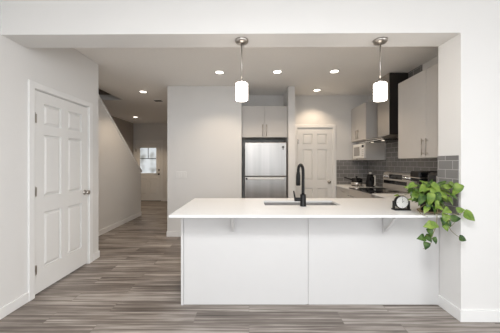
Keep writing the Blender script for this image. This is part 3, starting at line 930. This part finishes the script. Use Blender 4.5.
# ---------------------------------------------------------------- pothos plant
random.seed(11)
PXc, PYp = 1.62, 2.16
pl = thing('potted_pothos', 'leafy green trailing pothos plant spilling over the counter end by the white wall', 'plant', (PXc, PYp, ZCT))
obj('saucer', MB().lathe([(0.0, 0.0005), (0.082, 0.0005), (0.094, 0.016), (0.090, 0.018), (0.078, 0.006), (0, 0.006)], (PXc, PYp, ZCT), 'z', 32), M['rattan'], pl)
obj('pot', MB().lathe([(0.0, 0.0065), (0.058, 0.0065), (0.078, 0.105), (0.072, 0.105), (0.066, 0.09), (0, 0.09)], (PXc, PYp, ZCT), 'z', 32), M['black'], pl)
obj('soil', MB().lathe([(0.066, 0.0905), (0.03, 0.098), (0, 0.099)], (PXc, PYp, ZCT), 'z', 24), M['soil'], pl)

def at(px_, py_, Y):
    """a point at depth Y on the sight line through a photo position"""
    return Vector(((px_ - 249.0) * Y / 240.0, Y, 1.33 - (py_ - 163.0) * Y / 240.0))

HW = [(0.0, 0.10), (0.06, 0.34), (0.16, 0.47), (0.30, 0.50), (0.46, 0.44), (0.62, 0.33), (0.78, 0.20), (0.90, 0.09), (1.0, 0.0)]
def add_leaf(mb, base, tip, nrm, width=0.78, fold=0.20, droop=0.14):
    """heart-shaped leaf blade from base to tip, folded along its midrib and drooping at the tip"""
    d = tip - base
    L_ = d.length
    d.normalize()
    n = (nrm - d * nrm.dot(d)).normalized()
    s = d.cross(n)
    bm = mb.bm
    mids, lf, rt, lf2, rt2 = [], [], [], [], []
    for t, w in HW:
        back = -0.10 * math.sin(PI * min(1, t / 0.3)) if t < 0.3 else 0.0
        c = base + d * (t * L_) + n * (L_ * (0.10 * math.sin(PI * t) - droop * t * t))
        hw = w * width * L_
        mids.append(bm.verts.new(c))
        sh = d * (back * L_)
        lf.append(bm.verts.new(c + s * hw * 0.55 + n * hw * fold * 0.75 + sh * 0.5))
        rt.append(bm.verts.new(c - s * hw * 0.55 + n * hw * fold * 0.75 + sh * 0.5))
        lf2.append(bm.verts.new(c + s * hw + n * hw * fold * 0.8 + sh))
        rt2.append(bm.verts.new(c - s * hw + n * hw * fold * 0.8 + sh))
    rows = [lf2, lf, mids, rt, rt2]
    for a, b in zip(rows[:-1], rows[1:]):
        for i in range(len(HW) - 1):
            f = bm.faces.new((a[i], a[i + 1], b[i + 1], b[i]))
            f.smooth = True

light_l, dark_l = MB(), MB()
stems = MB()
crown = Vector((PXc, PYp, ZCT + 0.10))
def bend(a, b, lift, n=7):
    out = []
    for i in range(n):
        t = i / (n - 1)
        p = a.lerp(b, t)
        p.z += lift * math.sin(PI * t)
        out.append(p)
    return out

# bushy crown: leaf (photo x, photo y, depth, length m, tip angle in the picture, dark?)
crown_leaves = [
 (411, 186, 2.10, .105, 200, 0), (430, 184, 2.16, .115, 60, 1), (424, 189, 2.03, .14, 190, 0), (437, 189, 2.02, .13, 320, 0),
 (447, 190, 2.06, .12, 335, 0), (456, 190, 1.97, .125, 250, 0), (453, 187, 1.98, .10, 300, 0), (426, 210, 1.965, .085, 215, 0), (434, 211, 1.96, .08, 290, 1), (441, 209, 1.96, .08, 320, 0), (451, 186, 2.01, .11, 20, 0), (415, 197, 2.05, .11, 225, 0),
 (421, 200, 1.99, .12, 245, 1), (430, 200, 1.97, .125, 265, 0), (438, 199, 1.98, .12, 290, 1), (445, 198, 1.99, .12, 310, 0),
 (451, 203, 1.98, .11, 300, 0), (433, 193, 2.00, .13, 230, 0), (418, 191, 2.10, .12, 160, 1), (442, 184, 2.10, .11, 40, 1),
 (411, 190, 2.12, .10, 175, 1), (424, 184, 2.20, .11, 120, 0), (436, 206, 1.96, .10, 280, 0), (428, 206, 1.98, .09, 240, 1),
 (443, 206, 1.97, .10, 300, 1), (397, 196, 2.34, .075, 160, 0), (408, 188, 2.16, .09, 160, 0), (455, 198, 1.98, .10, 330, 1),
]
for (qx, qy, Y, ln, ang, dk) in crown_leaves:
    c = at(qx, qy, Y)
    a = R(ang + random.uniform(-8, 8))
    d = Vector((math.cos(a), random.uniform(-0.45, 0.1), math.sin(a))).normalized()
    b, t = c - d * ln * 0.46, c + d * ln * 0.46
    nrm = Vector((random.uniform(-0.3, 0.3) + 0.25 * math.cos(a), -0.75, 0.75 + random.uniform(-0.2, 0.3)))
    add_leaf(dark_l if dk else light_l, b, t, nrm, width=random.uniform(0.52, 0.66))
    stems.tube(bend(crown + Vector((random.uniform(-.03, .03), random.uniform(-.03, .03), 0)), b, 0.05), 0.0022, 6)
for k in range(70):
    a = random.uniform(0, 2 * PI)
    rr = math.sqrt(random.random())
    qx, qy = 430 + 20 * rr * math.cos(a), 195.5 + 11 * rr * math.sin(a)
    Y = random.uniform(2.02, 2.24)
    c = at(qx, qy, Y)
    c.x = min(c.x, 1.70)
    out = (c - crown)
    out.z = 0
    out.normalize()
    d = (out * 0.8 + Vector((random.uniform(-.4, .4), random.uniform(-.4, .3), random.uniform(-0.7, 0.3)))).normalized()
    ln = random.uniform(0.065, 0.105)
    b, t = c - d * ln * 0.5, c + d * ln * 0.5
    if t.x > 1.765 or b.x > 1.765: continue
    add_leaf(dark_l if random.random() < 0.5 else light_l, b, t, Vector((random.uniform(-.4, .4), -0.6, 0.9)), width=random.uniform(0.52, 0.7))
    stems.tube(bend(crown + Vector((random.uniform(-.03, .03), random.uniform(-.03, .03), 0)), b, 0.04), 0.0022, 6)

# trailing vines over the counter edge: node positions, and leaves along them
YV = 1.955
def vine(nodes, leaves):
    P = [crown + Vector((random.uniform(-.02, .02), -0.02, 0))] + [at(*n) for n in nodes]
    # smooth through the nodes
    out = []
    for i in range(len(P) - 1):
        p0, p1, p2, p3 = P[max(i - 1, 0)], P[i], P[i + 1], P[min(i + 2, len(P) - 1)]
        for k in range(6):
            t = k / 6
            out.append(0.5 * ((2 * p1) + (p2 - p0) * t + (2 * p0 - 5 * p1 + 4 * p2 - p3) * t * t + (3 * p1 - p0 - 3 * p2 + p3) * t ** 3))
    out.append(P[-1])
    v = MB().tube(out, 0.0028, 8, 0.0016)
    for (qx, qy, ln, ang, dk) in leaves:
        c = at(qx, qy, YV)
        a = R(ang)
        d = Vector((math.cos(a), -0.25, math.sin(a))).normalized()
        b, t = c - d * ln * 0.5, c + d * ln * 0.5
        add_leaf(dark_l if dk else light_l, b, t, Vector((random.uniform(-.2, .2), -1, 0.45)), width=random.uniform(0.75, 0.9))
        near = min(out, key=lambda p: (p - b).length)
        v.tube([near, (near + b) / 2 + Vector((0, -0.004, 0.004)), b], 0.0016, 6)
    obj('vine', v, M['vine'], pl)
vine([(437, 207, 1.985), (437, 216, YV), (436, 226, YV), (432, 237, YV), (430, 245, YV), (423, 249, YV)],
     [(428, 225.5, .085, 190, 0), (435, 225.5, .075, 345, 0), (430, 233, .08, 285, 1), (421, 238, .075, 185, 1), (429, 239, .075, 315, 1), (435, 241, .06, 290, 1), (426, 246, .065, 255, 1)])
vine([(444, 206, 1.985), (450, 213, YV), (458, 215, YV), (463, 212, YV)],
     [(446, 211, .075, 200, 0), (461, 210, .065, 10, 0), (470, 217, .105, 327, 0)])
vine([(441, 207, 1.985), (445, 217, YV), (451, 221, YV), (455, 222, YV), (449, 228, YV)],
     [(445, 218.5, .08, 250, 0), (456, 218.5, .08, 5, 1), (443, 222, .075, 265, 1), (446, 228, .065, 300, 0)])
vine([(446, 207, 1.985), (448, 220, YV), (450, 229, YV), (456, 235, YV), (460, 237, YV)],
     [(449, 224, .06, 300, 1), (463, 239, .06, 340, 1)])
vine([(421, 207, 1.985), (420, 213, YV), (428, 217, YV)], [])
obj('foliage', light_l, M['leaf'], pl)
obj('dark_foliage', dark_l, M['leaf_dark'], pl)  # leaves of the darker green
obj('stems', stems, M['stem'], pl)
